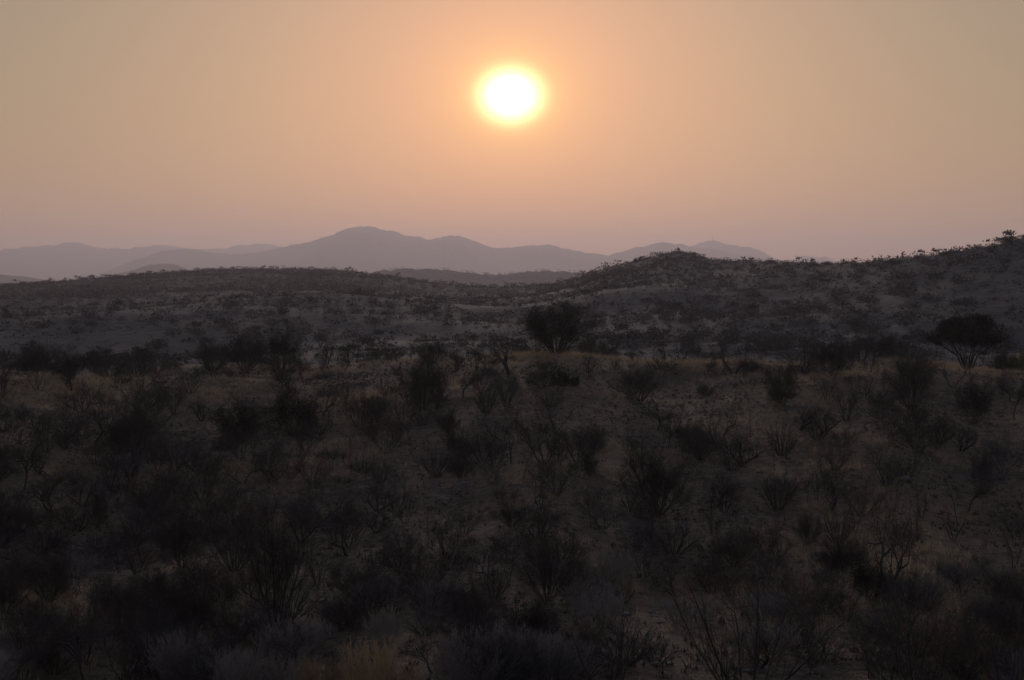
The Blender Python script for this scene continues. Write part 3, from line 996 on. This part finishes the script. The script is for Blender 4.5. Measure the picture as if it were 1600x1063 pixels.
def build_tufts(name, label, n0, seed, mat, nb, h0, h1, w0, w1, base_d, patch_d, crest_d):
    """tufts of blades: many loose triangles, one object"""
    x, y, r, rg = scatter_near(n0, seed)
    patch = Noise(21, [34, 13, 5], [1.0, 0.8, 0.5])(x, y)
    crest = np.exp(-((r - 148 - 4 * np.sin(x * 0.21)) / 7.5) ** 2)
    keep = rg.uniform(0, 1, len(x)) < np.clip(base_d + patch_d * patch, 0.02, 0.8) + crest * np.clip(crest_d * (0.25 + 1.0 * patch), 0.0, 0.9)
    x, y, r, crest = x[keep], y[keep], r[keep], crest[keep]
    n = len(x)
    z = terrain(x, y)
    hgt = rg.uniform(h0, h1, n) * (1 + 0.6 * crest)
    base = np.repeat(np.stack([x, y, z], -1), nb, 0) + rg.normal(0, 0.07, (n * nb, 3)) * np.array([1, 1, 0])
    hh = np.repeat(hgt, nb) * rg.uniform(0.6, 1.2, n * nb)
    a = rg.uniform(0, 6.28, n * nb)
    lean = rg.normal(0, 0.35, (n * nb, 2)) * hh[:, None]
    wdt = rg.uniform(w0, w1, n * nb)
    dx, dy = np.cos(a) * wdt, np.sin(a) * wdt
    V = np.zeros((n * nb, 3, 3))
    V[:, 0] = base + np.stack([dx, dy, -0.02 + 0 * dx], -1)
    V[:, 1] = base - np.stack([dx, dy, 0.02 + 0 * dx], -1)
    V[:, 2] = base + np.concatenate([lean, hh[:, None]], -1)
    o = obj(name, mesh_from(name, V.reshape(-1, 3), np.arange(n * nb * 3).reshape(-1, 3), MAT[mat]))
    tag(o, label, None, None, 'stuff')
    print(name, n)


ICO_V = []
_t = (1 + 5 ** 0.5) / 2
for s1 in (-1, 1):
    for s2 in (-_t, _t):
        ICO_V += [(0, s1, s2), (s1, s2, 0), (s2, 0, s1)]
ICO_V = unit(np.array(ICO_V, float))


def ico_faces():
    d = np.linalg.norm(ICO_V[:, None] - ICO_V[None], axis=-1)
    e = d < 1.1
    out = []
    for i in range(12):
        for j in range(i + 1, 12):
            for k in range(j + 1, 12):
                if e[i, j] and e[j, k] and e[i, k]:
                    nrm = np.cross(ICO_V[j] - ICO_V[i], ICO_V[k] - ICO_V[i])
                    out.append((i, j, k) if nrm @ ICO_V[i] > 0 else (i, k, j))
    return np.array(out)


ICO_F = ico_faces()


def build_stones():
    # a few are chalky white, most are the colour of the soil
    x, y, r, rg = scatter_near(26000, 9)
    patch = Noise(22, [26, 9], [1.0, 0.7])(x, y)
    keep = rg.uniform(0, 1, len(x)) < np.clip(0.3 + 0.4 * patch, 0.05, 1)
    x, y = x[keep], y[keep]
    n = len(x)
    size = 0.03 + 0.12 * rg.random(n) ** 4
    V = ICO_V[None] * rg.uniform(0.7, 1.3, (n, 12, 1)) * size[:, None, None] * np.stack([rg.uniform(0.8, 1.5, n), rg.uniform(0.8, 1.5, n), rg.uniform(0.4, 0.8, n)], -1)[:, None, :]
    V = V + np.stack([x, y, terrain(x, y) + 0.01], -1)[:, None, :]
    Fq = (ICO_F[None] + (np.arange(n) * 12)[:, None, None]).reshape(-1, 3)
    o = obj('gravel', mesh_from('gravel', V.reshape(-1, 3), Fq, MAT['stone']))
    tag(o, 'loose pale stones and gravel strewn over the slope', None, None, 'stuff')


build_tufts('dry_grass', 'dry straw grass in patches over the slope and along its crest', 95000, 8, 'grass', 7, 0.16, 0.42, 0.008, 0.018, 0.05, 0.24, 0.50)
build_tufts('herbs', 'withered dark herbs dotting the stony slope', 60000, 18, 'herb', 6, 0.06, 0.22, 0.015, 0.04, 0.13, -0.16, 0.0)
build_stones()
ROCKS = [(1413, 752, 20, 'palest flat rock on the right slope above the twin-trunked tree'), (1260, 906, 6, 'small white stone on the ground left of the twin-trunked tree'),
         (1515, 905, 8, 'flat white stone on open ground at the right'), (1532, 899, 6, 'round white stone beside the flat white stone at the right'),
         (1317, 909, 7, 'small pale stone near the black dense bush'), (127, 657, 4, 'white stone at the foot of the small bare tree'),
         (243, 890, 9, 'pale stone at the foot of the big vase-shaped bush'), (390, 903, 5, 'white stone right of the fan-shaped bush'),
         (24, 937, 6, 'pale stone left of the large spreading dark bush')]
for i, (px, py, w, lab) in enumerate(ROCKS):
    rg = np.random.default_rng(300 + i)
    p, d = spot(px, py)
    s = w / F_PX * d * 0.5
    # a faceted stone: an icosahedron split once, pushed in and out
    v = list(map(tuple, ICO_V))
    fs, cache = [], {}

    def midp(a, b):
        k = (min(a, b), max(a, b))
        if k not in cache:
            cache[k] = len(v)
            v.append(tuple(unit(np.array(v[a]) + np.array(v[b]))))
        return cache[k]
    for a, b, c in ICO_F:
        ab, bc, ca = midp(a, b), midp(b, c), midp(c, a)
        fs += [(a, ab, ca), (b, bc, ab), (c, ca, bc), (ab, bc, ca)]
    V = np.array(v) * rg.uniform(0.78, 1.15, (len(v), 1)) * s * np.array([1, 0.8, 0.55])
    o = obj('stone', mesh_from('stone', V, np.array(fs), MAT['stone']), None, (p[0], p[1], p[2] + 0.2 * s))
    tag(o, lab, 'stone')

# ---------------------------------------------------------------- the scrub on the middle hills
def small_bush(seed, n, kind):
    """a far bush: short stems and a cloud of fine twig blades, about 1 m in radius"""
    rg = np.random.default_rng(seed)
    ns = 6 if n > 60 else 3
    th = rg.uniform(0, 6.28, n)
    if kind == 'flat':
        rr = np.sqrt(rg.random(n)) * 1.15
        c = np.stack([np.cos(th) * rr, np.sin(th) * rr, 1.0 + rg.normal(0, 0.2, n) - 0.25 * rr * rr], -1)
    elif kind == 'tree':
        rr = rg.random(n) ** 0.6
        ph = np.arccos(rg.uniform(-0.6, 1, n))
        c = np.stack([np.sin(ph) * np.cos(th) * rr * 0.85, np.sin(ph) * np.sin(th) * rr * 0.85, 1.15 + np.cos(ph) * rr * 0.6], -1)
    else:
        rr = rg.random(n) ** 0.5
        ph = np.arccos(rg.uniform(0.0, 1, n))
        c = np.stack([np.sin(ph) * np.cos(th) * rr * 1.15, np.sin(ph) * np.sin(th) * rr * 1.15, 0.12 + np.cos(ph) * rr * 0.95], -1)
    clump = rg.normal(0, 0.5, (6, 3))
    c = c + 0.25 * clump[rg.integers(0, 6, n)] * np.array([1, 1, 0.5])
    c[:, 2] = np.maximum(c[:, 2], 0.05)
    a = unit(c * np.array([1, 1, 0.8]) + rg.normal(0, 0.5, (n, 3)))
    b = unit(np.cross(a, rg.normal(0, 1, (n, 3))))
    L = rg.uniform(0.18, 0.48, n)[:, None]
    W = (rg.uniform(0.08, 0.18, n) * (60.0 / n) ** 0.5)[:, None]
    V = np.stack([c - b * W, c + b * W, c + a * L], 1).reshape(-1, 3)
    g = Geo()
    g.add(V, np.arange(n * 3).reshape(-1, 3))
    top = {'flat': 0.95, 'tree': 1.0, 'bush': 0.5}[kind]
    q = rg.normal(0, 0.10 if kind != 'bush' else 0.3, (ns, 2))
    P0 = np.concatenate([q * 0.3, np.full((ns, 1), -0.15)], 1)
    P1 = np.concatenate([q + rg.normal(0, 0.3, (ns, 2)), np.full((ns, 1), top)], 1)
    w = 0.045
    for k in range(3):
        a0, a1 = k * 2.094, (k + 1) * 2.094
        o0, o1 = np.array([math.cos(a0) * w, math.sin(a0) * w, 0]), np.array([math.cos(a1) * w, math.sin(a1) * w, 0])
        g.add(np.stack([P0 + o0, P0 + o1, P1 + o0 * 0.4], 1).reshape(-1, 3), np.arange(ns * 3).reshape(-1, 3))
    return np.concatenate(g.v), np.concatenate(g.f)


CREST_MARKS = [m for m in MARKS if m[2] < 600]


def dip_label(k, px, size_px):
    """bushes beyond the crest are told apart by the crest plant they show behind"""
    size = 'small' if size_px < 14 else 'mid-sized' if size_px < 19 else 'broad'
    noun = 'bushy tree' if k >= 2 else 'dusky bush'
    for nm_, mx, my in sorted(CREST_MARKS, key=lambda m: abs(m[1] - px))[:3]:
        d = px - mx
        rel = 'straight behind' if abs(d) < 14 else ('right, beyond' if d > 0 else 'left, beyond')
        lab = f'{size} {noun} in the dip {rel} the {nm_}'
        if lab not in used_labels and len(lab.split()) <= 16:
            used_labels.add(lab)
            return lab
    return None


def build_hill_scrub():
    rg = np.random.default_rng(31)
    n = 74000
    az = rg.uniform(-R(21), R(21), n)
    r = np.sqrt(rg.uniform(235.0**2, 1530.0**2, n))
    D = np.interp(az, CA, CD)
    x, y = np.sin(az) * r, np.cos(az) * r
    dens = Noise(33, [150, 60, 25], [1.0, 0.7, 0.4])(x, y)
    keep = (r < D + 25) & (rg.uniform(0, 1, n) < np.clip(0.82 + 0.30 * dens, 0.35, 1) * np.where(r < 330, 0.5, np.where(az > R(2.5), 1.0, 0.62)))
    x, y, r, az = x[keep], y[keep], r[keep], az[keep]
    n = len(x)
    size = np.clip(rg.lognormal(math.log(0.85), 0.45, n), 0.35, 2.3)
    size = size * np.where(r < 340, 0.75, np.where(r > 900, 1.3, 1.0))
    # skyline trees
    ns = 300
    sa = rg.uniform(-R(20), R(20), ns)
    sr = np.interp(sa, CA, CD) + rg.normal(0, 8, ns)
    x = np.concatenate([x, np.sin(sa) * sr])
    y = np.concatenate([y, np.cos(sa) * sr])
    r = np.concatenate([r, sr])
    az = np.concatenate([az, sa])
    size = np.concatenate([size, np.clip(rg.lognormal(math.log(0.75), 0.42, ns), 0.35, 1.7) * np.where(sa < R(1.5), 1.35, 1.0)])
    sky = np.arange(len(x)) >= n
    n = len(x)
    z = terrain(x, y)
    px = 800 + np.tan(az) * F_PX
    protos = [small_bush(400 + i, 150, ('bush', 'bush', 'tree', 'tree', 'flat')[i]) for i in range(5)]
    pick = rg.choice([0, 1, 0, 1, 2], n)
    pick = np.where(sky, np.where(px < 330, rg.choice([4, 0, 1, 1, 0], n), rg.choice([0, 1, 0, 1, 2], n)), pick)
    inview = (px > -5) & (px < 1605)
    score = np.where(inview, size / r + np.where(sky, 0.002, 0), 0)
    order = np.argsort(-score)
    solo = set(order[:285].tolist())
    mats = ['twig', 'twig', 'twig', 'bark', 'twig']
    meshes = [mesh_from('hill_bush', v, f, MAT[m]) for (v, f), m in zip(protos, mats)]
    g = Geo()
    lite = [small_bush(450 + i, 18, ('bush', 'bush', 'tree', 'tree', 'flat')[i]) for i in range(5)]
    for i in range(n):
        k = int(pick[i])
        ang = float(rg.uniform(0, 6.28))
        s = float(size[i])
        if i in solo:
            nm = 'hill_tree' if k >= 2 else 'hill_bush'
            o = obj(nm, meshes[k], None, (x[i], y[i], z[i]))
            o.scale = (s * 1.1, s * 1.1, s)
            o.rotation_euler = (0, 0, ang)
            if sky[i]:
                if px[i] < 760:
                    lg = ('small tree silhouetted along the skyline of the left hill', 'trees on the left hill skyline')
                elif px[i] < 1180:
                    lg = ('tiny tree on the skyline of the pointed hill', 'trees on the pointed hill skyline')
                else:
                    lg = ('small tree silhouetted along the skyline of the right ridge', 'trees on the right ridge skyline')
            elif r[i] < 420:
                lg = (dip_label(k, px[i], s * 2 * F_PX / r[i]) or 'dusky bush in the dip just beyond the crest', 'bushes in the dip beyond the crest')
            elif px[i] < 640:
                lg = ('grey-blue bush dotting the flank of the left hill', 'bushes on the left hill')
            elif px[i] < 1060:
                lg = ('grey bush on the gentle flank in front of the saddle', 'bushes below the saddle')
            else:
                lg = ('dark bush dotting the flank of the right ridge', 'bushes on the right ridge')
            tag(o, lg[0], 'tree' if nm == 'hill_tree' else 'bush', lg[1])
        else:
            v, f = lite[k]
            c_, s_ = math.cos(ang), math.sin(ang)
            q = v * (s * 1.1, s * 1.1, s)
            q = np.stack([q[:, 0] * c_ - q[:, 1] * s_ + x[i], q[:, 0] * s_ + q[:, 1] * c_ + y[i], q[:, 2] + z[i]], -1)
            g.add(q, f)
    tag(obj('scrub', g.mesh('scrub', 'twig')), 'countless grey bushes covering the middle hills', None, None, 'stuff')
    print('hill bushes', n)


build_hill_scrub()


def build_saddle_scrub():
    """trees on the hazy hill in the saddle, read as one mass"""
    o = bpy.data.objects['saddle_hill']
    me = o.data
    co = np.zeros(len(me.vertices) * 3, np.float32)
    me.vertices.foreach_get('co', co)
    co = co.reshape(-1, 3)
    rg = np.random.default_rng(61)
    q = co[(np.hypot(co[:, 0], co[:, 1]) < 3560) & (co[:, 2] > -40)]
    q = q[rg.integers(0, len(q), 1500)] + rg.normal(0, 5.0, (1500, 3)) * np.array([1, 1, 0.1])
    lite = [small_bush(480 + i, 22, ('bush', 'tree', 'flat')[i]) for i in range(3)]
    g = Geo()
    for i, p in enumerate(q):
        v, f = lite[i % 3]
        g.add(v * rg.uniform(1.8, 3.6) * np.array([1.2, 1.2, 1]) + p - np.array([0, 0, 0.5]), f)
    tag(obj('woods', g.mesh('woods', 'twig')), 'far trees covering the hazy saddle hill', None, None, 'stuff')


build_saddle_scrub()


# ---------------------------------------------------------------- the mast on the faint far peak
def build_mast():
    a, t = az_tan(1113, 376)
    D = 16500.0
    x, y, z = math.sin(a) * D, math.cos(a) * D, t * D - 4
    e = bpy.data.objects.new('radio_tower', None)
    COL.objects.link(e)
    e.location = (x, y, z)
    tag(e, 'thin radio tower on the summit of the faint far peak', 'tower')
    H = 68.0
    prof = [(-8, 8.5), (0, 8.0), (6, 5.2), (30, 4.3), (48, 3.8)]

    def lathe(name, pr, sides=14):
        P = np.array([[(0, 0, z_) for z_, _ in pr]], float)
        v, f = tubes(P, np.array([[r_ for _, r_ in pr]], float), sides)
        g = Geo()
        g.add(v, f)
        obj(name, g.mesh(name, 'metal', True), e)
    lathe('shaft', prof)
    lathe('platform', [(48, 3.8), (49, 6.0), (53, 6.4), (54, 4.0), (56, 2.6)])
    lathe('antenna', [(56, 2.6), (62, 1.6), (H, 0.5)], 8)
    for zz, an in ((40, -1.3), (34, -1.9)):
        c = np.array([math.cos(an), math.sin(an), 0.0])
        P = np.array([[c * 4.0 + (0, 0, zz), c * 5.6 + (0, 0, zz)]])
        v, f = tubes(P, np.array([[1.0, 2.4]]), 10)
        g = Geo()
        g.add(v, f)
        obj('dish', g.mesh('dish', 'metal'), e)


build_mast()
